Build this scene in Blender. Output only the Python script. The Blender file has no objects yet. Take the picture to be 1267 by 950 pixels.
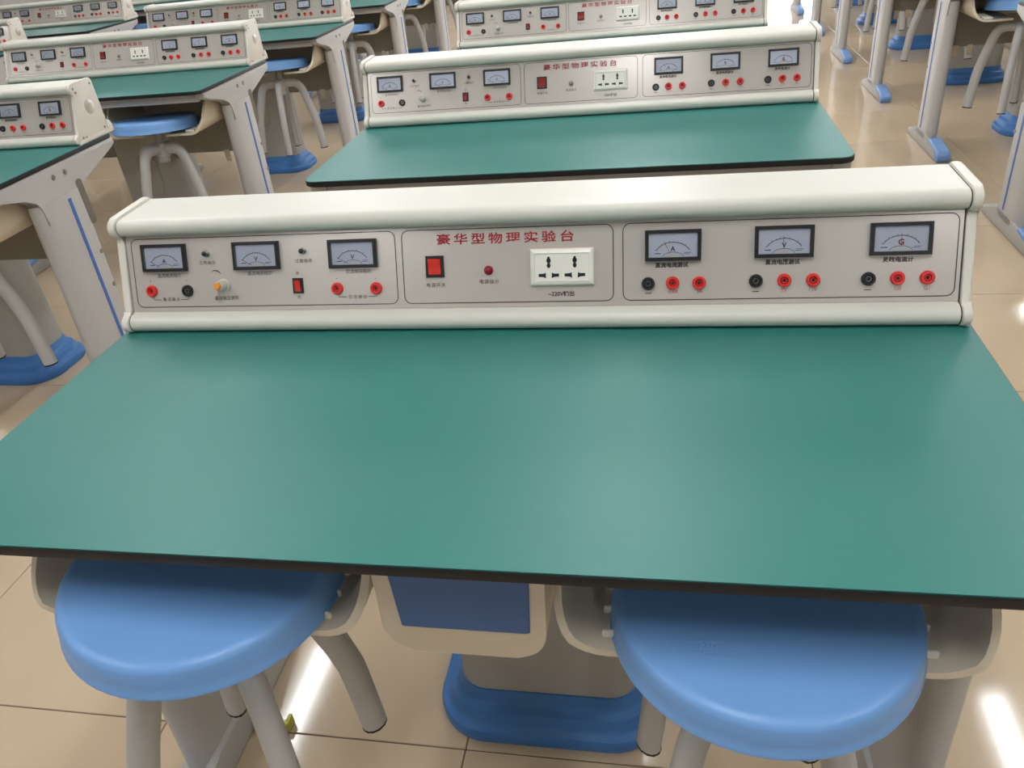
import bpy, bmesh, math, random
from mathutils import Matrix, Vector
random.seed(7)
SC = bpy.context.scene
COL = SC.collection
PI = math.pi

# ------------------------------------------------------------------ camera, light, exposure
CAM_POS = (0.2147, -0.4909, 1.2871)
CAM_ROT = ((0.98225804, -0.00542541, 0.18745587),
           (0.16066586, 0.53989889, -0.826254),
           (-0.09672445, 0.8417124, 0.5311917))
cd = bpy.data.cameras.new('camera')
cd.sensor_fit = 'HORIZONTAL'; cd.sensor_width = 36.0
cd.lens = 967.25 * 36.0 / 1267.0
cd.clip_start = 0.02; cd.clip_end = 100
cam = bpy.data.objects.new('camera', cd); COL.objects.link(cam)
cam.matrix_world = Matrix.Translation(CAM_POS) @ Matrix(CAM_ROT).to_4x4()
SC.camera = cam

SC.view_settings.view_transform = 'Standard'
SC.view_settings.look = 'None'
SC.view_settings.gamma = 1.0
SC.view_settings.use_curve_mapping = False
SC.view_settings.exposure = -0.1

world = bpy.data.worlds.new('overcast_sky'); SC.world = world
world.use_nodes = True
bg = world.node_tree.nodes['Background']
bg.inputs['Color'].default_value = (0.93, 0.96, 1.0, 1)
bg.inputs['Strength'].default_value = 6.0

# room extents (floor at z = 0)
RX0, RX1, RY0, RY1, RZ = -8.2, 4.6, -4.2, 11.6, 2.70
FAR_WINDOWS = [(-6.6, 2.0), (-3.9, 2.0), (-1.2, 2.0), (1.3, 2.0), (3.6, 1.8)]     # centre x, width
BACK_WINDOWS = []
LAMP_POWER = 16.0
LAMP_SPOTS = [(x, y) for x in (-5.67, -1.85, 0.06, 1.97) for y in (-3.0, -0.55, 1.88, 4.4, 6.9, 9.4) if y > -2 or x in (-1.85, 1.97)] + [(3.75, 6.7)]  # centre line and rear pair are unseen, added to shape and fill the light

# ------------------------------------------------------------------ helpers
def new_mat(name, color, rough=0.5, metal=0.0, spec=0.5, noise=0.0, nscale=8.0, bump=0.0, bscale=200.0,
            coat=0.0, emit=None, estr=0.0, randobj=0.0):
    m = bpy.data.materials.new(name); m.use_nodes = True
    nt = m.node_tree; b = nt.nodes['Principled BSDF']
    b.inputs['Base Color'].default_value = (*color, 1)
    b.inputs['Roughness'].default_value = rough
    b.inputs['Metallic'].default_value = metal
    b.inputs['Specular IOR Level'].default_value = spec
    if coat:
        b.inputs['Coat Weight'].default_value = coat; b.inputs['Coat Roughness'].default_value = 0.08
    if emit:
        b.inputs['Emission Color'].default_value = (*emit, 1); b.inputs['Emission Strength'].default_value = estr
    src = None
    if noise or randobj:
        tc = nt.nodes.new('ShaderNodeTexCoord')
        n = nt.nodes.new('ShaderNodeTexNoise'); n.inputs['Scale'].default_value = nscale; n.inputs['Detail'].default_value = 5
        nt.links.new(tc.outputs['Object'], n.inputs['Vector'])
        r = nt.nodes.new('ShaderNodeMapRange')
        r.inputs['From Min'].default_value = 0.25; r.inputs['From Max'].default_value = 0.75
        r.inputs['To Min'].default_value = 1 - noise; r.inputs['To Max'].default_value = 1 + noise
        nt.links.new(n.outputs['Fac'], r.inputs['Value'])
        val = r.outputs['Result']
        if randobj:
            oi = nt.nodes.new('ShaderNodeObjectInfo')
            r2 = nt.nodes.new('ShaderNodeMapRange')
            r2.inputs['To Min'].default_value = 1 - randobj; r2.inputs['To Max'].default_value = 1 + randobj
            nt.links.new(oi.outputs['Random'], r2.inputs['Value'])
            mu = nt.nodes.new('ShaderNodeMath'); mu.operation = 'MULTIPLY'
            nt.links.new(val, mu.inputs[0]); nt.links.new(r2.outputs['Result'], mu.inputs[1]); val = mu.outputs[0]
        mx = nt.nodes.new('ShaderNodeVectorMath'); mx.operation = 'SCALE'
        mx.inputs[0].default_value = color
        nt.links.new(val, mx.inputs['Scale'])
        nt.links.new(mx.outputs['Vector'], b.inputs['Base Color'])
    if bump:
        tc2 = nt.nodes.new('ShaderNodeTexCoord')
        n2 = nt.nodes.new('ShaderNodeTexNoise'); n2.inputs['Scale'].default_value = bscale; n2.inputs['Detail'].default_value = 3
        bp = nt.nodes.new('ShaderNodeBump'); bp.inputs['Strength'].default_value = bump; bp.inputs['Distance'].default_value = 0.001
        nt.links.new(tc2.outputs['Object'], n2.inputs['Vector'])
        nt.links.new(n2.outputs['Fac'], bp.inputs['Height']); nt.links.new(bp.outputs['Normal'], b.inputs['Normal'])
    return m

def srgb(r, g, b):
    f = lambda c: (c / 255 / 12.92) if c / 255 <= 0.04045 else ((c / 255 + 0.055) / 1.055) ** 2.4
    return (f(r), f(g), f(b))

M = {}
M['laminate'] = new_mat('green_laminate', srgb(48, 118, 111), 0.41, noise=0.05, nscale=3, bump=0.10, bscale=900, spec=0.5)
M['edge'] = new_mat('black_edge', srgb(17, 16, 15), 0.5, noise=0.15, nscale=40)
M['steel'] = new_mat('grey_painted_steel', srgb(184, 181, 177), 0.42, noise=0.03, nscale=6)
M['column'] = new_mat('grey_plastic_column', srgb(168, 165, 158), 0.5, noise=0.03, nscale=6)
M['cream'] = new_mat('cream_plastic', srgb(222, 209, 186), 0.5, noise=0.03, nscale=6)
M['panelboard'] = new_mat('grey_board', srgb(150, 143, 130), 0.55, noise=0.04, nscale=5)
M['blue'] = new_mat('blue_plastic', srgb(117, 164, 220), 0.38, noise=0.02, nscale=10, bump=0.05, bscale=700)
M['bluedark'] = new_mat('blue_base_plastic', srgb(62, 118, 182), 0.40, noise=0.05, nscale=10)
M['bluepanel'] = new_mat('blue_door_panel', srgb(72, 106, 158), 0.5, noise=0.03, nscale=10)
M['stripe'] = new_mat('blue_stripe', srgb(70, 110, 185), 0.45, noise=0.03)
M['capblue'] = new_mat('pale_blue_cap', srgb(120, 156, 210), 0.42, noise=0.03)
M['body'] = new_mat('off_white_enamel', srgb(212, 209, 197), 0.38, noise=0.02, nscale=5)
M['cap'] = new_mat('off_white_plastic', srgb(220, 213, 201), 0.42, noise=0.02, nscale=8)
M['face'] = new_mat('silver_grey_face', srgb(202, 193, 184), 0.24, metal=0.25, noise=0.02, nscale=4)
M['black'] = new_mat('black_plastic', srgb(24, 23, 24), 0.4, noise=0.1, nscale=60)
M['dial'] = new_mat('dial_paper', srgb(222, 229, 246), 0.5, noise=0.02)
M['diallens'] = new_mat('dial_lens', srgb(226, 226, 230), 0.3, noise=0.02)
M['dialink'] = new_mat('dial_ink', srgb(48, 54, 74), 0.6, noise=0.05)
M['ink'] = new_mat('black_ink', srgb(42, 36, 32), 0.6, noise=0.05)
M['redink'] = new_mat('red_ink', srgb(156, 16, 38), 0.55, noise=0.05)
M['palered'] = new_mat('pale_red_ink', srgb(196, 86, 92), 0.6, noise=0.05)
M['redjack'] = new_mat('red_jack_plastic', srgb(226, 50, 48), 0.35, noise=0.04)
M['darkhole'] = new_mat('dark_hole', srgb(34, 16, 14), 0.5, noise=0.1)
M['pin'] = new_mat('brass_pin', srgb(120, 84, 56), 0.35, metal=0.8, noise=0.05)
M['redrocker'] = new_mat('red_rocker', srgb(222, 56, 46), 0.25, noise=0.08, nscale=150)
M['darkred'] = new_mat('dark_red_lens', srgb(142, 24, 34), 0.2, noise=0.05)
M['chrome'] = new_mat('chrome', srgb(150, 148, 142), 0.3, metal=1.0, noise=0.03)
M['knob'] = new_mat('grey_knob', srgb(196, 192, 180), 0.4, noise=0.03)
M['orange'] = new_mat('orange_cap', srgb(232, 150, 60), 0.4, noise=0.04)
M['white'] = new_mat('white_plastic', srgb(236, 230, 218), 0.35, noise=0.015)
M['screw'] = new_mat('grey_screw', srgb(150, 146, 138), 0.35, metal=0.6, noise=0.05)
M['yellow'] = new_mat('yellow_green_paint', srgb(196, 196, 70), 0.5, noise=0.12, nscale=60)
M['recess'] = new_mat('grey_recess', srgb(112, 106, 94), 0.6, noise=0.05)
M['seamshade'] = new_mat('dark_seam_shade', srgb(58, 52, 46), 0.6, noise=0.05)  # shade of the open end-cap seam, given as a dark colour
M['rubber'] = new_mat('black_rubber', srgb(30, 26, 24), 0.7, noise=0.1)
M['tile'] = new_mat('cream_floor_tile', srgb(196, 175, 148), 0.085, noise=0.05, nscale=2.2, randobj=0.02, spec=0.4)
M['grout'] = new_mat('brown_grout', srgb(96, 78, 58), 0.8, noise=0.15, nscale=30)
M['wall'] = new_mat('warm_white_wall', srgb(176, 172, 166), 0.8, noise=0.02, nscale=2)
M['ceiling'] = new_mat('white_ceiling', srgb(190, 188, 184), 0.85, noise=0.02, nscale=2)
M['frame'] = new_mat('white_window_frame', srgb(228, 226, 222), 0.4, noise=0.02)
M['tube'] = new_mat('lit_tube', (1, 1, 1), 0.4, emit=(0.97, 0.98, 1.0), estr=14.0)

def glass_mat():
    m = bpy.data.materials.new('clear_pane'); m.use_nodes = True
    nt = m.node_tree; nt.nodes.clear()
    o = nt.nodes.new('ShaderNodeOutputMaterial'); mix = nt.nodes.new('ShaderNodeMixShader')
    t = nt.nodes.new('ShaderNodeBsdfTransparent'); g = nt.nodes.new('ShaderNodeBsdfGlossy')
    g.inputs['Roughness'].default_value = 0.03
    f = nt.nodes.new('ShaderNodeFresnel'); f.inputs['IOR'].default_value = 1.45
    nt.links.new(f.outputs[0], mix.inputs[0]); nt.links.new(t.outputs[0], mix.inputs[1]); nt.links.new(g.outputs[0], mix.inputs[2])
    nt.links.new(mix.outputs[0], o.inputs['Surface'])
    return m
M['glass'] = glass_mat()

class MB:
    """collects geometry for ONE mesh"""
    def __init__(s): s.bm = bmesh.new()
    def poly(s, pts, faces):
        v = [s.bm.verts.new(p) for p in pts]
        for f in faces:
            try: s.bm.faces.new([v[i] for i in f])
            except ValueError: pass
        return s
    def box(s, x0, x1, y0, y1, z0, z1, bev=0.0, seg=2):
        b = bmesh.new(); bmesh.ops.create_cube(b, size=1)
        for v in b.verts:
            v.co = Vector(((x0 + x1) / 2 + v.co.x * (x1 - x0), (y0 + y1) / 2 + v.co.y * (y1 - y0), (z0 + z1) / 2 + v.co.z * (z1 - z0)))
        if bev: bmesh.ops.bevel(b, geom=list(b.edges), offset=bev, segments=seg, profile=0.5, affect='EDGES')
        s.merge(b); return s
    def merge(s, b, mat=None):
        vm = {}
        for v in b.verts: vm[v] = s.bm.verts.new(mat @ v.co if mat else v.co)
        for f in b.faces:
            try: s.bm.faces.new([vm[v] for v in f.verts])
            except ValueError: pass
        b.free()
    def prism(s, pts, axis, a, b, bev=0.0, seg=2):
        """extrude polygon pts (2D) along axis from a to b"""
        def P(p, t):
            return {'x': (t, p[0], p[1]), 'y': (p[0], t, p[1]), 'z': (p[0], p[1], t)}[axis]
        q = bmesh.new()
        v0 = [q.verts.new(P(p, a)) for p in pts]; v1 = [q.verts.new(P(p, b)) for p in pts]
        n = len(pts); fa = q.faces.new(v0); fb = q.faces.new(v1[::-1])
        for i in range(n): q.faces.new([v0[i], v0[(i + 1) % n], v1[(i + 1) % n], v1[i]])
        if bev:
            ed = list(set(list(fa.edges) + list(fb.edges)))
            bmesh.ops.bevel(q, geom=ed, offset=bev, segments=seg, profile=0.5, affect='EDGES')
        s.merge(q); return s
    def lathe(s, prof, n=24, o=(0, 0, 0), start=0.0):
        """profile (r, z) around z"""
        rings = []
        for r, z in prof:
            if r < 1e-6: rings.append([s.bm.verts.new((o[0], o[1], o[2] + z))])
            else: rings.append([s.bm.verts.new((o[0] + r * math.cos(start + 2 * PI * i / n), o[1] + r * math.sin(start + 2 * PI * i / n), o[2] + z)) for i in range(n)])
        for A, B in zip(rings, rings[1:]):
            for i in range(n):
                j = (i + 1) % n
                if len(A) == 1 and len(B) == 1: continue
                if len(A) == 1: s.bm.faces.new([A[0], B[j], B[i]])
                elif len(B) == 1: s.bm.faces.new([A[i], A[j], B[0]])
                else: s.bm.faces.new([A[i], A[j], B[j], B[i]])
        return s
    def tube(s, path, side, ra, rb, n=10):
        """elliptical tube: ra along 'side', rb across"""
        side = Vector(side); rings = []
        P = [Vector(p) for p in path]
        for i, p in enumerate(P):
            t = (P[min(i + 1, len(P) - 1)] - P[max(i - 1, 0)]).normalized()
            u = t.cross(side).normalized()
            rings.append([s.bm.verts.new(p + side * (ra * math.cos(2 * PI * k / n)) + u * (rb * math.sin(2 * PI * k / n))) for k in range(n)])
        for A, B in zip(rings, rings[1:]):
            for k in range(n): s.bm.faces.new([A[k], A[(k + 1) % n], B[(k + 1) % n], B[k]])
        s.bm.faces.new(rings[0][::-1]); s.bm.faces.new(rings[-1]); return s
    def ribbon(s, pts, w, z=0.0, closed=False):
        """flat line of width w in the xy plane"""
        n = len(pts); L = []; R_ = []
        for i, p in enumerate(pts):
            a = pts[(i - 1) % n] if (closed or i > 0) else p
            b = pts[(i + 1) % n] if (closed or i < n - 1) else p
            dx, dy = b[0] - a[0], b[1] - a[1]; d = math.hypot(dx, dy) or 1
            nx, ny = -dy / d * w / 2, dx / d * w / 2
            L.append(s.bm.verts.new((p[0] + nx, p[1] + ny, z))); R_.append(s.bm.verts.new((p[0] - nx, p[1] - ny, z)))
        for i in range(n if closed else n - 1):
            j = (i + 1) % n
            s.bm.faces.new([R_[i], R_[j], L[j], L[i]])
        return s
    def text(s, body, x, y, h, z=0.0, sx=1.0, off=0.0, res=2, xf=None, gap=1.0):
        cu = bpy.data.curves.new('t', 'FONT'); cu.body = body; cu.size = h; cu.align_x = 'CENTER'; cu.align_y = 'CENTER'
        cu.resolution_u = res; cu.offset = off; cu.space_character = gap
        o = bpy.data.objects.new('t', cu); COL.objects.link(o)
        dg = bpy.context.evaluated_depsgraph_get()
        me = o.evaluated_get(dg).to_mesh()
        b = bmesh.new(); b.from_mesh(me)
        mt = Matrix.Translation((x, y, z)) @ Matrix.Diagonal((sx, 1, 1, 1))
        s.merge(b, mt)
        o.evaluated_get(dg).to_mesh_clear()
        bpy.data.objects.remove(o); bpy.data.curves.remove(cu)
        return s
    def mesh(s, name, mat, smooth=True, ang=35):
        bmesh.ops.recalc_face_normals(s.bm, faces=list(s.bm.faces))
        me = bpy.data.meshes.new(name); s.bm.to_mesh(me); s.bm.free()
        me.materials.append(mat)
        if smooth and len(me.polygons):
            me.polygons.foreach_set('use_smooth', [True] * len(me.polygons))
            try: me.set_sharp_from_angle(angle=math.radians(ang))
            except Exception: pass
        return me

def put(name, me, parent=None, loc=(0, 0, 0), rot=(0, 0, 0), label=None):
    o = bpy.data.objects.new(name, me); COL.objects.link(o)
    o.location = loc; o.rotation_euler = rot
    if parent: o.parent = parent
    if label: o['label'] = label
    return o
def thing(name, loc, rz=0.0):
    o = bpy.data.objects.new(name, None); COL.objects.link(o)
    o.empty_display_size = 0.05; o.location = loc; o.rotation_euler = (0, 0, rz); return o
def tag(o, label, cat, group=None):
    o['label'] = label; o['category'] = cat
    if group: o['group'] = group
    return o
def struct(o): o['kind'] = 'structure'; return o
KIDS = {}
def index_children():
    KIDS.clear()
    for o in COL.objects:
        if o.parent: KIDS.setdefault(o.parent.name, []).append(o)
def copy_tree(o, parent=None):
    c = o.copy(); COL.objects.link(c)
    if parent: c.parent = parent
    for ch in KIDS.get(o.name, []): copy_tree(ch, c)
    return c

def rrect(x0, x1, y0, y1, r, n=5):
    pts = []
    for cx, cy, a0 in ((x1 - r, y1 - r, 0), (x0 + r, y1 - r, 90), (x0 + r, y0 + r, 180), (x1 - r, y0 + r, 270)):
        for i in range(n + 1):
            a = math.radians(a0 + 90 * i / n); pts.append((cx + r * math.cos(a), cy + r * math.sin(a)))
    return pts
def arc(cx, cy, rx, ry, a0, a1, n=8):
    return [(cx + rx * math.cos(math.radians(a0 + (a1 - a0) * i / n)), cy + ry * math.sin(math.radians(a0 + (a1 - a0) * i / n))) for i in range(n + 1)]

TT = 0.7692          # table top height
PITCH_X, PITCH_Y = 2.092, 1.1658

# ------------------------------------------------------------------ room shell
slab = struct(put('floor', MB().box(RX0, RX1, RY0, RY1, -0.12, -0.0025).mesh('floor', M['grout'], False)))
TS = 0.594
tile_me = MB().box(-TS / 2 + 0.0011, TS / 2 - 0.0011, -TS / 2 + 0.0011, TS / 2 - 0.0011, -0.010, 0.0, 0.0012, 1).mesh('tile', M['tile'], True, 20)
def cam_uv(p):
    d = Vector(p) - Vector(CAM_POS); R = Matrix(CAM_ROT).transposed(); c = R @ d
    if c.z > -0.05: return None
    return (633.5 - 967.25 * c.x / c.z, 475 + 967.25 * c.y / c.z, -c.z)
tiles = []
for i in range(-14, 9):
    for j in range(-3, 20):
        cx, cy = -0.126 + TS / 2 + TS * i, 0.300 + TS / 2 + TS * j
        if not (RX0 < cx - TS / 2 and cx + TS / 2 < RX1 and cy + TS / 2 < RY1): continue
        q = [cam_uv((cx + a * TS / 2, cy + b * TS / 2, 0)) for a in (-1, 0, 1) for b in (-1, 0, 1)]
        q = [t for t in q if t]
        inside = [t for t in q if -60 < t[0] < 1327 and -40 < t[1] < 1010]
        tiles.append((0 if inside else 1, (Vector((cx, cy, 0)) - Vector(CAM_POS)).length, cx, cy))
tiles.sort()
rest = MB()
for n, (ins, dist, cx, cy) in enumerate(tiles):
    if n < 290: put('tile', tile_me, slab, (cx, cy, 0))
    else: rest.box(cx - TS / 2 + 0.0011, cx + TS / 2 - 0.0011, cy - TS / 2 + 0.0011, cy + TS / 2 - 0.0011, -0.010, 0.0)
rt = put('distant_tiles', rest.mesh('distant_tiles', M['tile'], False), slab); rt['kind'] = 'stuff'

struct(put('ceiling', MB().box(RX0 - .15, RX1 + .15, RY0 - .15, RY1 + .15, RZ, RZ + 0.12).mesh('ceiling', M['ceiling'], False)))
def wall_y(name, y0, y1, wins, sill, head):
    mb = MB(); xs = RX0 - 0.15
    for cx, w in wins:
        mb.box(xs, cx - w / 2, y0, y1, -0.12, RZ)
        mb.box(cx - w / 2, cx + w / 2, y0, y1, -0.12, sill); mb.box(cx - w / 2, cx + w / 2, y0, y1, head, RZ)
        xs = cx + w / 2
    mb.box(xs, RX1 + 0.15, y0, y1, -0.12, RZ)
    struct(put(name, mb.mesh(name, M['wall'], False)))
SILL, HEAD = 0.25, 2.35
wall_y('wall_far', RY1, RY1 + 0.15, FAR_WINDOWS, SILL, HEAD)
wall_y('wall_back', RY0 - 0.15, RY0, BACK_WINDOWS, SILL, HEAD)
struct(put('wall_left', MB().box(RX0 - 0.15, RX0, RY0, RY1, -0.12, RZ).mesh('wall_left', M['wall'], False)))
struct(put('wall_right', MB().box(RX1, RX1 + 0.15, RY0, RY1, -0.12, RZ).mesh('wall_right', M['wall'], False)))
wn = 0
for y, wins in ((RY1 + 0.05, FAR_WINDOWS), (RY0 - 0.10, BACK_WINDOWS)):
    for cx, w in wins:
        wn += 1
        mb = MB(); x0, x1 = cx - w / 2, cx + w / 2
        for a, b, c, d in ((x0, x1, SILL, SILL + .05), (x0, x1, HEAD - .05, HEAD), (x0, x0 + .05, SILL, HEAD), (x1 - .05, x1, SILL, HEAD), (cx - .025, cx + .025, SILL, HEAD)):
            mb.box(a, b, y, y + 0.05, c, d)
        wo = struct(put('window_%d' % wn, mb.mesh('window', M['frame'], False)))
        for sgn in (-1, 1):
            put('pane', MB().box(min(cx + sgn * .025, cx + sgn * (w / 2 - .05)), max(cx + sgn * .025, cx + sgn * (w / 2 - .05)), y + .02, y + .026, SILL + .05, HEAD - .05).mesh('pane', M['glass'], False), wo)
        ld = bpy.data.lights.new('window_portal', 'AREA'); ld.shape = 'RECTANGLE'; ld.size = w; ld.size_y = HEAD - SILL
        ld.cycles.is_portal = True
        lo = bpy.data.objects.new('window_portal', ld); COL.objects.link(lo)
        lo.location = (cx, y + (.06 if y > 0 else -.01), (SILL + HEAD) / 2); lo.rotation_euler = (PI / 2 * (-1 if y > 0 else 1), 0, 0)

# ------------------------------------------------------------------ ceiling lamps (twin-tube fittings)
def make_lamp():
    L = thing('ceiling_lamp', (0, 0, RZ))
    put('lamp_body', MB().box(-0.13, 0.13, -0.66, 0.66, -0.05, 0.0, 0.01).mesh('lamp_body', M['white']), L)
    tm = MB().lathe([(0, -0.61), (0.016, -0.61), (0.016, 0.61), (0, 0.61)], 12)
    bmesh.ops.rotate(tm.bm, verts=list(tm.bm.verts), cent=(0, 0, 0), matrix=Matrix.Rotation(PI / 2, 3, 'X'))
    me = tm.mesh('tube', M['tube'])
    for x in (-0.034, 0.034): put('tube', me, L, (x, 0, -0.070))
    ld = bpy.data.lights.new('lamp_light', 'AREA'); ld.shape = 'RECTANGLE'; ld.size = 0.11; ld.size_y = 1.24
    ld.energy = LAMP_POWER; ld.color = (0.90, 0.955, 1.0)
    lo = bpy.data.objects.new('lamp_light', ld); COL.objects.link(lo); lo.parent = L; lo.location = (0, 0, -0.095)
    return L
LAMP_COL = {-5.67: 'left line', -1.85: 'middle line', 0.06: 'added centre line', 1.97: 'right line', 3.75: 'beside the right wall'}
def ordinal(n): return ['', 'first', 'second', 'third', 'fourth', 'fifth', 'sixth', 'seventh', 'eighth'][n]
lamp0 = make_lamp(); index_children()
for i, (x, y) in enumerate(LAMP_SPOTS):
    o = lamp0 if i == 0 else copy_tree(lamp0)
    o.location = (x, y, RZ)
    tag(o, 'white twin-tube ceiling lamp, %s' % (LAMP_COL[x] + ', ' + ordinal(1 + sorted({q[1] for q in LAMP_SPOTS if q[0] == x}).index(y)) + ' from the back wall'), 'lamp', 'ceiling lamps')

# ------------------------------------------------------------------ lab bench
def T(z): return TT + z
def make_bench():
    B = thing('lab_bench', (0, 0, 0))
    outline = [(x, y) for x, y in rrect(-0.6, 0.6, 0.0, 0.612, 0.028, 6)]
    eb = put('edge_band', MB().prism(outline, 'z', T(-0.0130), T(-0.0015), 0.0015, 1).mesh('edge_band', M['edge']), None)
    inner = [(x, y) for x, y in rrect(-0.5985, 0.5985, 0.0015, 0.6105, 0.0265, 6)]
    top = put('tabletop', MB().prism(inner, 'z', T(-0.0020), T(0.0), 0.0006, 1).mesh('tabletop', M['laminate']), B, label='dark green laminate top')
    eb.parent = top; eb['label'] = 'black rounded edge band'
    put('front_rail', MB().box(-0.56, 0.56, 0.040, 0.062, T(-0.048), T(-0.0132), 0.003).mesh('front_rail', M['steel']), B)
    # trays
    def tray_half(sgn):
        cx, hw, zt, zb, r, t = 0.320, 0.217, T(-0.046), T(-0.172), 0.058, 0.009
        def half(off):
            h = hw - off; zz = zb + off; rr = r - off * 0.6
            p = [(h, zt), (h, zt - 0.03), (h, zz + rr + 0.02), (h, zz + rr)]
            p += [(h - rr + rr * math.cos(a), zz + rr - rr * math.sin(a)) for a in [PI / 2 * i / 8 for i in range(1, 9)]]
            p += [(0.052, zz)]
            return p
        O, I = half(0), half(t)
        mb = MB(); n = len(O)
        yf = lambda z: 0.052 + max(0.0, (z - zb - 0.02)) / (zt - zb) * 0.105
        yb = lambda z: 0.345
        vs = []
        for o, i_ in zip(O, I):
            vs.append([(cx + sgn * o[0], yf(o[1]), o[1]), (cx + sgn * i_[0], yf(o[1]) , i_[1]),
                       (cx + sgn * i_[0], yb(0), i_[1]), (cx + sgn * o[0], yb(0), o[1])])
        V = [[mb.bm.verts.new(p) for p in row] for row in vs]
        for a, b in zip(V, V[1:]):
            for k in range(4): mb.bm.faces.new([a[k], a[(k + 1) % 4], b[(k + 1) % 4], b[k]])
        mb.bm.faces.new(V[0]); mb.bm.faces.new(V[-1][::-1])
        return mb
    for side in (1, -1):
        mb = tray_half(1)
        other = tray_half(-1); mb.merge(other.bm)
        mb.box(0.320 - 0.053, 0.320 + 0.053, 0.235, 0.345, T(-0.172), T(-0.163))
        pr = [(0.537, T(-0.046)), (0.103, T(-0.046)), (0.103, T(-0.105))] + [(0.161 - 0.058 * math.cos(a), T(-0.114) - 0.058 * math.sin(a)) for a in [PI / 2 * i / 6 for i in range(7)]] + \
             [(0.479 + 0.058 * math.sin(a), T(-0.114) - 0.058 * math.cos(a)) for a in [PI / 2 * i / 6 for i in range(7)]] + [(0.537, T(-0.105))]
        mb.prism(pr, 'y', 0.337, 0.345)
        if side < 0:
            for v in mb.bm.verts: v.co.x = -v.co.x
        tr = put('tray', mb.mesh('tray', M['cream'], True, 40), B)
        for k, (xx, yy) in enumerate([(xx, yy) for xx in (0.172, 0.468) for yy in (0.068, 0.101, 0.135, 0.170)]):
            a, b = (xx - 0.018, xx + 0.018)
            if side < 0: a, b = -b, -a
            put('lit_slot', MB().box(a, b, yy, yy + 0.006, T(-0.1635), T(-0.1535), 0.002, 1).mesh('lit_slot', M['white']), tr)  # added white bars imitate light showing through slots in the tray
    # centre panel with blue inset
    pw = [(-0.088, T(-0.0135)), (-0.0905, T(-0.160))] + [(-0.0555 - 0.035 * math.cos(a), T(-0.166) - 0.035 * math.sin(a)) for a in [PI / 2 * i / 6 for i in range(7)]] + \
         [(0.059 + 0.035 * math.sin(a), T(-0.166) - 0.035 * math.cos(a)) for a in [PI / 2 * i / 6 for i in range(7)]] + [(0.0945, T(-0.160)), (0.103, T(-0.0135))]
    pw = [(x, z) for x, z in pw]
    cp = put('centre_panel', MB().prism(pw, 'y', 0.064, 0.34, 0.003, 2).mesh('centre_panel', M['cream']), B)
    put('blue_panel', MB().prism([(-0.070, T(-0.03)), (-0.0665, T(-0.155)), (-0.0635, T(-0.157)), (0.0745, T(-0.157)), (0.0775, T(-0.155)), (0.086, T(-0.03))][::-1], 'y', 0.0605, 0.066, 0.0012, 1).mesh('blue_panel', M['bluepanel']), cp, label='blue inset panel')
    # pedestal
    cx = 0.018
    col = rrect(cx - 0.160, cx + 0.160, 0.365, 0.545, 0.05, 6)
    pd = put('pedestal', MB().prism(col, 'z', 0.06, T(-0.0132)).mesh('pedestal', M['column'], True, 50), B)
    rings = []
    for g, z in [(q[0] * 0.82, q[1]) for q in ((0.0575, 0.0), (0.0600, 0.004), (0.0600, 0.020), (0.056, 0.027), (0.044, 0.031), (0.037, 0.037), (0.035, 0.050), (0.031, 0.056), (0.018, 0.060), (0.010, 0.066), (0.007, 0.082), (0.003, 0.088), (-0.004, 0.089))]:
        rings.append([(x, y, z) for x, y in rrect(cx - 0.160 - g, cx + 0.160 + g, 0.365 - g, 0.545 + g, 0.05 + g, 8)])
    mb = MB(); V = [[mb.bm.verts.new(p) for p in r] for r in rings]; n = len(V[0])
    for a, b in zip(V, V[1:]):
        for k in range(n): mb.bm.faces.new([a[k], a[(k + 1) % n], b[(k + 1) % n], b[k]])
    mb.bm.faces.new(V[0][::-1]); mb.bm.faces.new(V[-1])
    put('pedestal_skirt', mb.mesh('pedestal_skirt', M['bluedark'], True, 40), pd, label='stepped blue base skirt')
    scr = MB().lathe([(0, 0.003), (0.004, 0.0028), (0.0055, 0.0), (0, 0)], 10).mesh('screw', M['screw'])
    for z in (0.13, 0.20): put('screw', scr, pd, (cx - 0.160, 0.44, z), (0, -PI / 2, 0))
    put('service_door', MB().prism(rrect(cx - 0.055, cx + 0.055, 0.26, 0.45, 0.05, 6), 'y', 0.361, 0.367, 0.002, 1).mesh('service_door', M['column']), pd)
    # modesty boards
    for sgn in (-1, 1):
        a, b = sorted((cx + sgn * 0.155, sgn * 0.556))
        mp = put('modesty_board', MB().box(a, b, 0.385, 0.403, T(-0.330), T(-0.014), 0.002, 1).mesh('modesty_board', M['panelboard']), B)
        for x in (0.478, 0.415):
            put('lug', MB().box(sgn * x - 0.014, sgn * x + 0.014, 0.383, 0.389, T(-0.372), T(-0.322), 0.003, 1).mesh('lug', M['cream']), mp)
    # side frames
    for sgn in (-1, 1):
        mb = MB()
        def X(a, b): return tuple(sorted((sgn * a, sgn * b)))
        plate = [(0.030, T(-0.0132)), (0.604, T(-0.0132)), (0.604, T(-0.034)), (0.585, T(-0.040)), (0.405, T(-0.090)), (0.392, T(-0.105)),
                 (0.390, T(-0.16)), (0.210, T(-0.16)), (0.213, T(-0.105)), (0.200, T(-0.085)), (0.165, T(-0.066)), (0.050, T(-0.040)), (0.032, T(-0.034))]
        a, b = X(0.560, 0.598)
        mb.prism(plate, 'x', a, b, 0.004, 2)
        # post: rounded-nose extrusion, leaning slightly
        sec = [(0.545, 0.24)] + [(0.572 + 0.027 * math.cos(t), 0.235 + 0.042 * math.sin(t)) for t in [PI + PI * i / 10 for i in range(1, 10)]] + [(0.599, 0.24), (0.599, 0.375), (0.590, 0.388), (0.556, 0.388), (0.545, 0.375)]
        zl = [(T(-0.10), 0.0), (T(-0.20), -0.002), (0.045, -0.020)]
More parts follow.
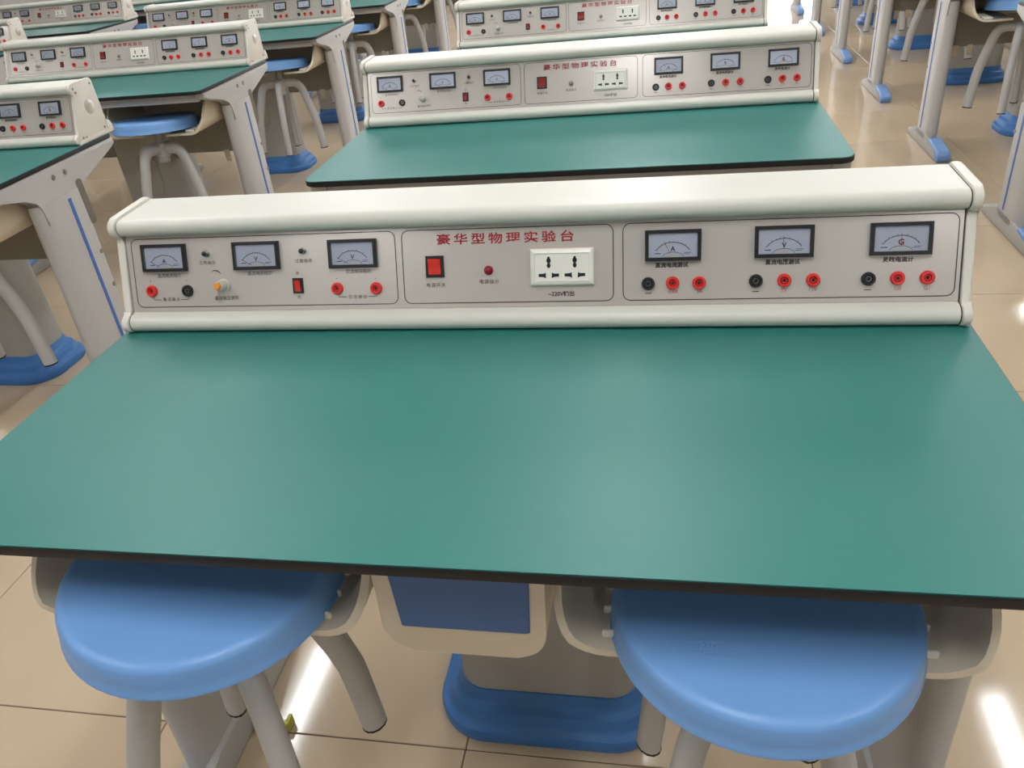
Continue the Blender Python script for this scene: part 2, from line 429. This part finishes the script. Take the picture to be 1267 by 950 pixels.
        V = [[mb.bm.verts.new((sgn * x, y + dy, z)) for x, y in sec] for z, dy in zl]; n = len(sec)
        for A, C in zip(V, V[1:]):
            for k in range(n): mb.bm.faces.new([A[k], A[(k + 1) % n], C[(k + 1) % n], C[k]])
        mb.bm.faces.new(V[0]); mb.bm.faces.new(V[-1][::-1])
        # foot bar
        foot = [(0.02, 0.0), (0.52, 0.0), (0.52, 0.018), (0.505, 0.030), (0.40, 0.052), (0.36, 0.075), (0.20, 0.075), (0.17, 0.055), (0.02, 0.042)]
        a, b = X(0.536, 0.599)
        mb.prism(foot, 'x', a, b, 0.006, 2)
        sf = put('side_frame', mb.mesh('side_frame', M['steel'], True, 45), B)
        a, b = X(0.5975, 0.6005)
        st = put('stripe', MB().prism([(0.316, T(-0.116)), (0.328, T(-0.116)), (0.313, 0.08), (0.301, 0.08)], 'x', a, b).mesh('stripe', M['stripe'], False), sf, label='blue plastic stripe down the post')
        a, b = X(0.5975, 0.5995)
        put('slot', MB().prism([(y, z) for y, z in rrect(0.372, 0.398, T(-0.215), T(-0.078), 0.011, 5)], 'x', a, b).mesh('slot', M['recess'], False), sf)
        for (y, z) in ((0.296, T(-0.045)), (0.347, T(-0.045)), (0.365, 0.47), (0.363, 0.36)):
            put('bolt', MB().lathe([(0, 0.004), (0.006, 0.0035), (0.008, 0.0), (0, 0)], 12).mesh('bolt', M['screw']), sf, (sgn * 0.598, y, z), (0, sgn * PI / 2, 0))
        a, b = X(0.539, 0.5975)
        cap = [(-0.020, 0.001), (0.150, 0.001), (0.160, 0.012), (0.158, 0.064), (0.148, 0.070), (0.0, 0.050), (-0.018, 0.042), (-0.026, 0.030), (-0.026, 0.010)]
        put('foot_cap', MB().prism(cap, 'x', a, b, 0.007, 3).mesh('foot_cap', M['capblue'], True, 45), sf, label='pale blue toe cap')
    return B

def ordinal(n): return ['', 'first', 'second', 'third', 'fourth', 'fifth', 'sixth', 'seventh', 'eighth'][n]
COLNAME = {-2: 'far-left column', -1: 'left column', 0: 'middle column', 1: 'right column'}
FIRST = {-2: 3, -1: 1, 0: 0, 1: 2}
BENCHES = [(0, 0), (0, 1), (0, 2), (-1, 1), (-1, 2), (-1, 3), (-1, 4), (-1, 5), (-1, 6), (-2, 3), (-2, 4), (-2, 5), (1, 2), (1, 3), (1, 4), (1, 5), (1, 6), (1, 7)]
def bench_phrase(c, k):
    if (c, k) == (0, 0): return 'nearest bench, in the foreground'
    n = k - FIRST[c] + 1
    if n == 1: return 'front bench of the %s' % COLNAME[c]
    return '%s bench back in the %s' % (ordinal(n), COLNAME[c])
bench0 = make_bench(); index_children()
for c, k in BENCHES:
    o = bench0 if (c, k) == (0, 0) else copy_tree(bench0)
    o.location = (c * PITCH_X, k * PITCH_Y, 0)
    if (c, k) == (0, 0): lb = 'large green-topped lab bench with black edge filling the foreground'
    elif c == 1: lb = 'grey bench on blue-toed legs, the %s' % bench_phrase(c, k)
    else: lb = 'green-topped lab bench, the %s' % bench_phrase(c, k)
    tag(o, lb, 'bench', 'green lab benches in rows')
# floor bracket by the left foot of the nearest bench
fb = thing('floor_bracket', (-0.498, 0.312, 0))
mb = MB().box(-0.034, 0.034, -0.012, 0.012, 0.0, 0.003, 0.001, 1).box(-0.034, -0.027, -0.012, 0.012, 0.0, 0.028, 0.001, 1).box(0.027, 0.034, -0.012, 0.012, 0.0, 0.024, 0.001, 1)
put('bracket_plate', mb.mesh('bracket_plate', M['yellow']), fb)
tag(fb, 'small yellow-green metal bracket on the floor under the left stool', 'bracket')

# ------------------------------------------------------------------ stools
def make_stool():
    S = thing('stool', (0, 0, 0)); D = 0.034
    put('seat', MB().lathe([(0, 0.500), (0.10, 0.5005), (0.148, 0.5005), (0.1545, 0.4995), (0.1585, 0.4965), (0.1612, 0.491), (0.1632, 0.475), (0.1640, 0.464), (0.1655, 0.462), (0.1655, 0.458), (0.160, 0.457), (0, 0.457)], 64).mesh('seat', M['blue'], True, 50), S, (0, 0, -D), label='round blue plastic seat')
    put('seat_plate', MB().lathe([(0, 0.457), (0.07, 0.457), (0.07, 0.451), (0.025, 0.445), (0, 0.445)], 20).mesh('seat_plate', M['column']), S, (0, 0, -D))
    put('spindle', MB().lathe([(0, 0.45), (0.015, 0.45), (0.015, 0.33), (0, 0.33)], 14).mesh('spindle', M['column']), S, (0, 0, -D))
    put('hub', MB().lathe([(0, 0.402), (0.024, 0.402), (0.028, 0.398), (0.028, 0.352), (0.022, 0.346), (0.022, 0.328), (0, 0.328)], 16).mesh('hub', M['steel']), S, (0, 0, -D))
    path = [(0.012, 0, 0.380), (0.045, 0, 0.383), (0.068, 0, 0.381), (0.086, 0, 0.373), (0.099, 0, 0.358), (0.109, 0, 0.336), (0.121, 0, 0.290), (0.136, 0, 0.235), (0.144, 0, 0.200), (0.150, 0, 0.172), (0.154, 0, 0.140), (0.168, 0, 0.004)]
    path = [(r, y, 0.383 - (0.383 - z) * (0.383 - D) / 0.383) for r, y, z in path]
    lm = MB().tube(path, (0, 1, 0), 0.0168, 0.0205, 14).mesh('leg', M['steel'], True, 50)
    tm = MB().tube([(0.1676, 0, D + 0.0045), (0.168, 0, D)], (0, 1, 0), 0.0173, 0.0210, 12).mesh('foot_tip', M['rubber'], True, 50)
    for i in range(4):
        l = put('leg', lm, S, (0, 0, -D), (0, 0, PI / 2 * i))
        put('foot_tip', tm, l, label='black rubber tip')
    return S
stool0 = make_stool(); index_children()
# the stools hang clear of the floor: each seat rests in a tray
STOOLS = {(0, 0, -1): (-0.318, 0.100, 0.168, 46, 0.985), (0, 0, 1): (0.320, 0.106, 0.163, 48, 0.965)}
for c, k, sd in [(-1, 1, 1), (-1, 2, 1), (-1, 3, 1), (-1, 4, 1), (-1, 5, 1), (-1, 6, 1), (-2, 4, 1), (-2, 5, 1), (1, 3, -1), (1, 4, -1), (1, 5, -1), (1, 6, -1)]:
    STOOLS[(c, k, sd)] = (sd * 0.305, 0.115, 0.158, random.choice((18, 35, 50, 65)), 1.0)
STOOLS[(-1, 1, 1)] = (0.300, 0.110, 0.158, 32, 1.0)
STOOLS[(-1, 2, 1)] = (0.30, 0.112, 0.158, 79, 1.0)
STOOLS[(1, 3, -1)] = (-0.305, 0.115, 0.178, 62, 1.0)
STOOLS[(1, 4, -1)] = (-0.305, 0.115, 0.172, 70, 1.0)
STOOLS[(-1, 3, 1)] = (0.306, 0.13, 0.158, 16, 1.0)
def lean(c, k, sd):
    # the seats tip back a little in their trays; the pivot is the seat centre
    ax, ay = (-5.5, 0.0) if c else ((-1.0, 3.5) if sd < 0 else (0.0, 0.0))
    p = Matrix.Translation((0, 0, 0.44))
    return p @ Matrix.Rotation(math.radians(ax), 4, 'X') @ Matrix.Rotation(math.radians(ay), 4, 'Y') @ p.inverted()
first = True
for (c, k, sd), (x, y, z, rot, scl) in STOOLS.items():
    o = stool0 if first else copy_tree(stool0); first = False
    o.location = (c * PITCH_X + x, k * PITCH_Y + y, z + 0.034 * scl); o.matrix_world = Matrix.Translation(o.location) @ lean(c, k, sd) @ Matrix.Rotation(math.radians(rot), 4, 'Z'); o.scale = (scl,) * 3
    if (c, k) == (0, 0): lb = 'blue-seated stool hung in the %s tray of the foreground bench' % ('left' if sd < 0 else 'right')
    else: lb = 'blue-seated grey stool hung in the tray of the %s' % bench_phrase(c, k)
    tag(o, lb, 'stool', 'blue stools hung under the benches')

# ------------------------------------------------------------------ instrument consoles
Y0 = 0.45
ANG = math.atan2(0.9319, 0.3626)
def PF(x, v, h=0.0): return (x, 0.4681 - Y0 + 0.3626 * v - 0.9319 * h, 0.0273 + 0.9319 * v + 0.3626 * h)
def profile(g=0.0):
    p = [(0.460, 0.0 if g else 0.0005)]
    p += arc(0.465, 0.0137, 0.0165 + g, 0.0137 + g * 0.5, 255, 90, 10)
    if g:
        p += [(0.4665 - g * .3, 0.030), (0.5075 - g * .3, 0.1345)]
    else:
        p += [(0.4695, 0.0285), (0.5108, 0.1350)]
    p += arc(0.5095, 0.1483, 0.0125 + g, 0.0125 + g, 262, 90, 10)
    p += [(0.5125, 0.1609 + g), (0.595, 0.1624 + g), (0.598, 0.1625 + g), (0.6010 + g, 0.1615), (0.6015 + g, 0.160), (0.6019 + g, 0.150), (0.607 + g, 0.0)]
    q = []
    for y, z in p: q.append((y - Y0, max(z, 0.0)))
    return q
def make_console():
    C = thing('power_console', (0, 0, 0))
    put('housing', MB().prism(profile(), 'x', -0.5812, 0.5812).mesh('housing', M['body'], True, 30), C)
    scr = MB().lathe([(0, 0.0012), (0.0035, 0.001), (0.0042, 0.0), (0, 0)], 10).mesh('screw', M['screw'])
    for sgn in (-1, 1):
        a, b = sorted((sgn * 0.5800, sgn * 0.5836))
        put('seam_shade', MB().prism([(y + (0.0012 if y < 0.1 else -0.0012), max(z - 0.0008, 0.0004)) for y, z in profile()], 'x', a, b).mesh('seam_shade', M['seamshade'], False), C)  # dark filler stands in for the shade inside the open seam
        a, b = sorted((sgn * 0.5832, sgn * 0.595))
        mb = MB().prism(profile(0.0035), 'x', a, b, 0.003, 2)
        a, b = sorted((sgn * 0.590, sgn * 0.5985))
        mb.prism([(0.455 - Y0, 0.0), (0.62 - Y0, 0.0), (0.62 - Y0, 0.012), (0.463 - Y0, 0.012)], 'x', a, b, 0.002, 1)
        ec = put('end_cap', mb.mesh('end_cap', M['cap'], True, 40), C)
        a, b = sorted((sgn * 0.578, sgn * 0.5975))
        put('mounting_block', MB().prism([(0.602 - Y0, 0.0), (0.628 - Y0, 0.0), (0.628 - Y0, 0.020), (0.618 - Y0, 0.036), (0.602 - Y0, 0.040)], 'x', a, b, 0.003, 2).mesh('mounting_block', M['cap']), ec)
        for y, z in ((0.512, 0.150), (0.518, 0.138), (0.592, 0.150), (0.590, 0.02), (0.480, 0.015), (0.494, 0.013)):
            put('screw', scr, ec, (sgn * 0.5948, y - Y0, z), (0, sgn * PI / 2, 0))
        put('knockout', MB().lathe([(0, 0.0008), (0.020, 0.0008), (0.022, 0.0), (0, 0)], 24).mesh('knockout', M['face']), ec, (sgn * 0.5948, 0.555 - Y0, 0.09), (0, sgn * PI / 2, 0))
    # face plate (panel frame: X = along, Y = up the face, Z = out of the face)
    face = put('face_plate', MB().box(-0.5808, 0.5808, 0.0015, 0.1135, -0.002, 0.0004).mesh('face_plate', M['face'], False), C, PF(0, 0, 0), (ANG, 0, 0), label='silver grey face plate')
    PZ = 0.0008
    # --- printed frames and lettering
    mb = MB()
    for x0, x1 in ((-0.5725, -0.1555), (-0.1455, 0.1505), (0.1635, 0.5757)):
        mb.ribbon(rrect(x0, x1, 0.0085, 0.1105, 0.010, 5), 0.0011, PZ, True)
    put('frame_lines', mb.mesh('frame_lines', M['ink'], False), face)
    mb = MB()
    def tx(s, x, v, h=0.0066, gap=1.25, off=0.0): mb.text(s, x, v, h, PZ, 1.0, off, 2, gap=gap)
    tx('直流电流指示', -0.5141, 0.0553, gap=1.0); tx('工作指示', -0.449, 0.0730, 0.0062); tx('直流电压指示', -0.366, 0.0558, gap=1.0)
    tx('过载指示', -0.2955, 0.0722, 0.0062); tx('交流电压指示', -0.2125, 0.0553, gap=1.0)
    tx('+', -0.547, 0.0475, 0.006); tx('−', -0.486, 0.0470, 0.006); tx('~', -0.2465, 0.0462, 0.006); tx('~', -0.1874, 0.0455, 0.006)
    tx('直流输出', -0.5150, 0.0198, 0.0060, 1.5); tx('交流输出', -0.2165, 0.0192, 0.0060, 1.5); tx('直流电压调节', -0.4234, 0.0202, 0.0066, 1.0)
    tx('开', -0.3070, 0.0545, 0.0058); tx('关', -0.3070, 0.0200, 0.0058)
    tx('电源开关', -0.0985, 0.0335, 0.0068, 1.15); tx('电源指示', -0.0215, 0.0370, 0.0068, 1.15); tx('~220V输出', 0.0795, 0.0185, 0.0078, 1.0, 0.0002)
    tx('直流电流测试', 0.2275, 0.0542, 0.0072, 1.0, 0.0002); tx('直流电压测试', 0.3681, 0.0550, 0.0072, 1.0, 0.0002); tx('灵敏电流计', 0.5075, 0.0548, 0.0072, 1.05, 0.0002)
    for x in (0.197, 0.3356, 0.4734): mb.box(x - 0.0045, x + 0.0045, 0.0172, 0.0182, PZ - .0002, PZ)
    for x0, x1 in ((-0.5445, -0.4865), (-0.2450, -0.1885)):
        m_ = (x0 + x1) / 2
        mb.ribbon([(x0, 0.0245), (x0, 0.0195), (m_ - 0.0165, 0.0195)], 0.0008, PZ); mb.ribbon([(x1, 0.0245), (x1, 0.0195), (m_ + 0.0165, 0.0195)], 0.0008, PZ)
    a_out = [(-0.4375 + 0.0095 * math.cos(math.radians(t)), 0.0528 + 0.0095 * math.sin(math.radians(t))) for t in range(150, 29, -15)]
    a_in = [(-0.4375 + 0.0095 * math.cos(math.radians(t)), 0.0528 + (0.0095 - 0.0022 * (150 - t) / 120 - 0.0002) * math.sin(math.radians(t))) for t in range(30, 151, 15)]
    mb.poly([(x, y, PZ) for x, y in a_out + a_in], [list(range(len(a_out + a_in)))])
    put('lettering', mb.mesh('lettering', M['ink'], False), face)['kind'] = 'stuff'
    mb = MB()
    for s_, x in (('0.6A', 0.2300), ('3A', 0.2640), ('3V', 0.3712), ('15V', 0.4066), ('G0', 0.5090), ('G1', 0.5440)): mb.text(s_, x, 0.0190, 0.0078, PZ, 0.9, 0.0, 2)
    put('terminal_marks', mb.mesh('terminal_marks', M['palered'], False), face, label='pale red terminal values')
    mb = MB()
    for i, ch in enumerate('豪华型物理实验台'): mb.text(ch, -0.0845 + i * 0.0247, 0.0957, 0.0158, PZ, 1.32, 0.00028, 3)
    put('title', mb.mesh('title', M['redink'], False), face, label='red title lettering')
    # --- meters
    W, H = 0.0725, 0.0405
    mb = MB(); V = []
    for (w, h, z) in ((W, H, 0.0), (W, H, 0.0062), (W - 0.0016, H - 0.0016, 0.0072), (W - 0.0086, H - 0.0086, 0.0072), (W - 0.0094, H - 0.0094, 0.0030)):
        V.append([mb.bm.verts.new((sx * w / 2, sy * h / 2, z)) for sx, sy in ((-1, -1), (1, -1), (1, 1), (-1, 1))])
    for a, b in zip(V, V[1:]):
        for k in range(4): mb.bm.faces.new([a[k], a[(k + 1) % 4], b[(k + 1) % 4], b[k]])
    mb.bm.faces.new(V[-1]); bez = mb.mesh('meter', M['black'], False)
    dw, dh = (W - 0.0096) / 2, (H - 0.0096) / 2
    dial = MB().box(-dw, dw, -dh, dh, 0.0030, 0.0036).mesh('dial', M['dial'], False)
    glass = MB().box(-dw, dw, -dh, dh, 0.0060, 0.0066).mesh('cover_glass', M['glass'], False)
    lens = MB().prism([(x, y) for x, y in arc(0, -dh, 0.0125, 0.0055, 0, 180, 10)], 'z', 0.0037, 0.0042).mesh('lens', M['diallens'], False)
    def scale_mesh(letter, red):
        s = MB(); z = 0.0039
        A = arc(0, -0.0185, 0.0255, 0.0225, 148, 32, 20); s.ribbon(A, 0.0009, z)
        for i, t in enumerate(range(148, 31, -12)):
            ca, sa = math.cos(math.radians(t)), math.sin(math.radians(t)); l = 0.0022 if i % 2 == 0 else 0.0012
            s.ribbon([(0.0255 * ca, -0.0185 + 0.0225 * sa), ((0.0255 + l) * ca, -0.0185 + (0.0225 + l) * sa)], 0.0005, z)
        s.ribbon(arc(0, -dh, 0.0135, 0.0065, 5, 175, 10), 0.0006, z)
        s.ribbon([(-0.024, -0.0105), (-0.016, -0.0105)], 0.0011, z); s.ribbon([(0.015, -0.0098), (0.024, -0.0098)], 0.0006, z); s.ribbon([(0.013, -0.0115), (0.022, -0.0115)], 0.0006, z)
        s.ribbon([(-0.005, -0.0115), (0.005, -0.0115)], 0.0004, z)
        if not red: s.text(letter, 0, -0.0050, 0.0088, z, 1.0, 0.0002, 2)
        return s.mesh('scale', M['dialink'], False)
    SCALES = {L: scale_mesh(L, L == 'G') for L in 'AVG'}
    gmesh = MB().text('G', 0, -0.0045, 0.0100, 0.0039, 1.0, 0.0003, 2).mesh('dial_letter', M['redink'], False)
    def needle(deg, mat):
        ca, sa = math.cos(math.radians(deg)), math.sin(math.radians(deg))
        return MB().ribbon([(0.008 * ca, -0.0185 + 0.009 * sa), (0.0275 * ca, -0.0185 + 0.0255 * sa)], 0.0006, 0.0046).mesh('needle', M[mat], False)
    for x, v, L, dg, nm in ((-0.5178, 0.0822, 'A', 148, 'dialink'), (-0.3684, 0.0820, 'V', 148, 'dialink'), (-0.2191, 0.0812, 'V', 148, 'dialink'),
                            (0.2289, 0.0806, 'A', 115, 'palered'), (0.3690, 0.0815, 'V', 92, 'dialink'), (0.5090, 0.0812, 'G', 90, 'redink')):
        mt = put('meter', bez, C, PF(x, v, 0.0004), (ANG, 0, 0), label={'A': 'black-framed ammeter', 'V': 'black-framed voltmeter', 'G': 'black-framed galvanometer with red G'}[L])
        put('dial', dial, mt); put('scale', SCALES[L], mt); put('lens', lens, mt); put('needle', needle(dg, nm), mt); put('cover_glass', glass, mt)
        if L == 'G': put('dial_letter', gmesh, mt, label='red letter G')
    # --- terminals
    ringm = {}
    for key in ('redjack', 'black'):
        ringm[key] = MB().lathe([(0.0046, 0.0012), (0.0046, 0.0040), (0.0052, 0.0050), (0.0074, 0.0050), (0.0086, 0.0036), (0.0088, 0.0)], 22).mesh('terminal', M[key], True, 40)
    hole = MB().lathe([(0.0047, 0.0012), (0.0, 0.0012)], 14).mesh('terminal_hole', M['darkhole'])
    holeb = MB().lathe([(0.0047, 0.0012), (0.0, 0.0012)], 14).mesh('terminal_hole', M['black'])
    slv = {'redjack': MB().lathe([(0.0036, 0.0013), (0.0036, 0.0032), (0.0024, 0.0032), (0.0024, 0.0013)], 14).mesh('sleeve', M['redrocker']),
           'black': MB().lathe([(0.0034, 0.0013), (0.0034, 0.0036), (0.0028, 0.0036), (0.0028, 0.0013)], 14).mesh('sleeve', M['screw'])}
    R_, K_ = 'redjack', 'black'
    for x, v, key in ((-0.5457, 0.0331, R_), (-0.486, 0.0325, K_), (-0.2465, 0.0318, R_), (-0.1874, 0.0312, R_), (0.1968, 0.0306, K_), (0.2290, 0.0309, R_), (0.2634, 0.0306, R_),
                      (0.3356, 0.0316, K_), (0.371, 0.0316, R_), (0.4067, 0.0316, R_), (0.4734, 0.0316, K_), (0.508, 0.0318, R_), (0.543, 0.0320, R_)):
        j = put('terminal', ringm[key], C, PF(x, v, 0.0004), (ANG, 0, 0), label='red terminal socket' if key == R_ else 'black terminal socket')
        put('terminal_hole', hole if key == R_ else holeb, j); put('sleeve', slv[key], j)
    # --- small signal lamps
    for x in (-0.4490, -0.2955):
        l = put('signal_lamp', MB().lathe([(0, 0.0), (0.0050, 0.0), (0.0050, 0.0015), (0.0036, 0.0025), (0.0036, 0.0070), (0.0030, 0.0076), (0, 0.0076)], 16).mesh('signal_lamp', M['chrome']), C, PF(x, 0.0868, 0.0004), (ANG, 0, 0))
        put('lens', MB().lathe([(0.0036, 0.0077), (0.0030, 0.0092), (0.0015, 0.0101), (0, 0.0103)], 14).mesh('lens', M['black']), l, label='dark unlit lens')
    l = put('signal_lamp', MB().lathe([(0.0066, 0.0), (0.0066, 0.0016), (0.0054, 0.0020)], 20).mesh('signal_lamp', M['darkred']), C, PF(-0.0215, 0.0530, 0.0004), (ANG, 0, 0), label='dark red power lamp')
    put('lens', MB().lathe([(0.0054, 0.0018), (0.0050, 0.0038), (0.0034, 0.0056), (0, 0.0066)], 18).mesh('lens', M['darkred']), l)
    # --- knob
    kn = put('knob', MB().lathe([(0.0100, 0.0), (0.0100, 0.0015), (0.0080, 0.0022), (0.0072, 0.0150), (0.0064, 0.0165), (0, 0.0165)], 24).mesh('knob', M['knob'], True, 30), C, PF(-0.4260, 0.0395, 0.0004), (ANG, 0, 0), label='grey voltage knob')
    put('knob_cap', MB().lathe([(0.0052, 0.0160), (0.0052, 0.0205), (0.0044, 0.0215), (0, 0.0215)], 18).mesh('knob_cap', M['orange']), kn, label='orange knob cap')
    # --- rocker switches
    def rocker(x, v, w, h, lab, fr):
        mb = MB(); V = []
        for ww, hh, z in ((w, h, 0.0), (w, h, 0.0026), (w - 0.0014, h - 0.0014, 0.0034), (w - fr, h - fr, 0.0034), (w - fr, h - fr, 0.0008)):
            V.append([mb.bm.verts.new((sx * ww / 2, sy * hh / 2, z)) for sx, sy in ((-1, -1), (1, -1), (1, 1), (-1, 1))])
        for a, b in zip(V, V[1:]):
            for k in range(4): mb.bm.faces.new([a[k], a[(k + 1) % 4], b[(k + 1) % 4], b[k]])
        mb.bm.faces.new(V[-1])
        s = put('rocker_switch', mb.mesh('rocker_switch', M['black'], False), C, PF(x, v, 0.0004), (ANG, 0, 0), label=lab)
        bw, bh = (w - fr - 0.0008) / 2, (h - fr - 0.0008) / 2
        prof = [(-bh, 0.0010), (bh, 0.0010), (bh, 0.0068), (bh * 0.1, 0.0042), (-bh * 0.35, 0.0036), (-bh, 0.0034)]
        put('rocker', MB().prism(prof, 'x', -bw, bw, 0.0004, 1).mesh('rocker', M['redrocker'], False), s, label='red rocker')
        return s
    s = rocker(-0.0985, 0.0598, 0.0262, 0.0300, 'red power switch in black frame', 0.0076)
    rocker(-0.3070, 0.0370, 0.0155, 0.0222, 'small red rocker switch', 0.0058)
    # --- socket outlet
    W, H = 0.0870, 0.0500
    mb = MB(); V = []
    for ww, hh, z in ((W, H, 0.0), (W, H, 0.0030), (W - 0.004, H - 0.004, 0.0058), (W - 0.0125, H - 0.0125, 0.0074), (W - 0.014, H - 0.014, 0.0062)):
        V.append([mb.bm.verts.new((sx * ww / 2, sy * hh / 2, z)) for sx, sy in ((-1, -1), (1, -1), (1, 1), (-1, 1))])
    for a, b in zip(V, V[1:]):
        for k in range(4): mb.bm.faces.new([a[k], a[(k + 1) % 4], b[(k + 1) % 4], b[k]])
    mb.bm.faces.new(V[-1])
    so = put('socket_outlet', mb.mesh('socket_outlet', M['white'], False), C, PF(0.0812, 0.0556, 0.0004), (ANG, 0, 0), label='white double mains outlet')
    def blob(cx, cy, r, n=8): return [(cx + r[0] * math.cos(2 * PI * i / n), cy + r[1] * math.sin(2 * PI * i / n)) for i in range(n)]
    up = MB(); up.prism(blob(0, 0.0025, (0.0031, 0.0040)), 'z', 0.0062, 0.0066); up.prism([(-0.0015, 0.004), (0.0015, 0.004), (0.0015, 0.0078), (-0.0015, 0.0078)], 'z', 0.0062, 0.0066); up.prism(blob(0, -0.0042, (0.0026, 0.0036)), 'z', 0.0062, 0.0066)
    up = up.mesh('slot', M['black'], False)
    lf = MB().prism([(-0.0050, -0.0019), (0.0018, -0.0024), (0.0052, -0.0040), (0.0046, 0.0036), (0.0018, 0.0022), (-0.0050, 0.0020)], 'z', 0.0062, 0.0066).mesh('slot', M['black'], False)
    rg = MB().prism([(0.0050, -0.0019), (-0.0018, -0.0024), (-0.0052, -0.0040), (-0.0046, 0.0036), (-0.0018, 0.0022), (0.0050, 0.0020)], 'z', 0.0062, 0.0066).mesh('slot', M['black'], False)
    for cx2 in (-0.0178, 0.0178):
        put('slot', up, so, (cx2, 0.0065, 0)); put('slot', lf, so, (cx2 - 0.0090, -0.0108, 0)); put('slot', rg, so, (cx2 + 0.0090, -0.0108, 0))
    return C
console0 = make_console(); index_children()
M['dullred'] = new_mat('dull_red_rocker', srgb(158, 34, 32), 0.3, noise=0.06, nscale=150)
M['clearlens'] = new_mat('clear_grey_lens', srgb(150, 140, 134), 0.15, noise=0.05)
ALT = {}
def alt(me, key):
    if (me.name, key) not in ALT:
        m2 = me.copy(); m2.materials.clear(); m2.materials.append(M[key]); ALT[(me.name, key)] = m2
    return ALT[(me.name, key)]
def restyle(root):
    # the consoles further back have grey knobs, duller rockers and unlit clear lamps
    for ch in root.children_recursive:
        n = ch.name.split('.')[0]
        if n == 'knob_cap': ch.data = alt(ch.data, 'knob'); ch['label'] = 'grey knob cap'
        elif n == 'rocker': ch.data = alt(ch.data, 'dullred'); ch['label'] = 'dull red rocker'
        elif ch.data and ch.data.materials and ch.data.materials[0] == M['darkred']:
            ch.data = alt(ch.data, 'clearlens')
            if 'label' in ch: ch['label'] = 'unlit clear power lamp'
first = True
for c, k in BENCHES:
    if c == 1: continue
    o = console0 if first else copy_tree(console0); first = False
    o.location = (c * PITCH_X, k * PITCH_Y + Y0, TT)
    if (c, k) != (0, 0): restyle(o)
    if (c, k) == (0, 0): lb = 'long off-white power console with six meters on the foreground bench'
    else: lb = 'off-white power console with black-framed meters on the %s' % bench_phrase(c, k)
    tag(o, lb, 'console', 'power consoles on the benches')
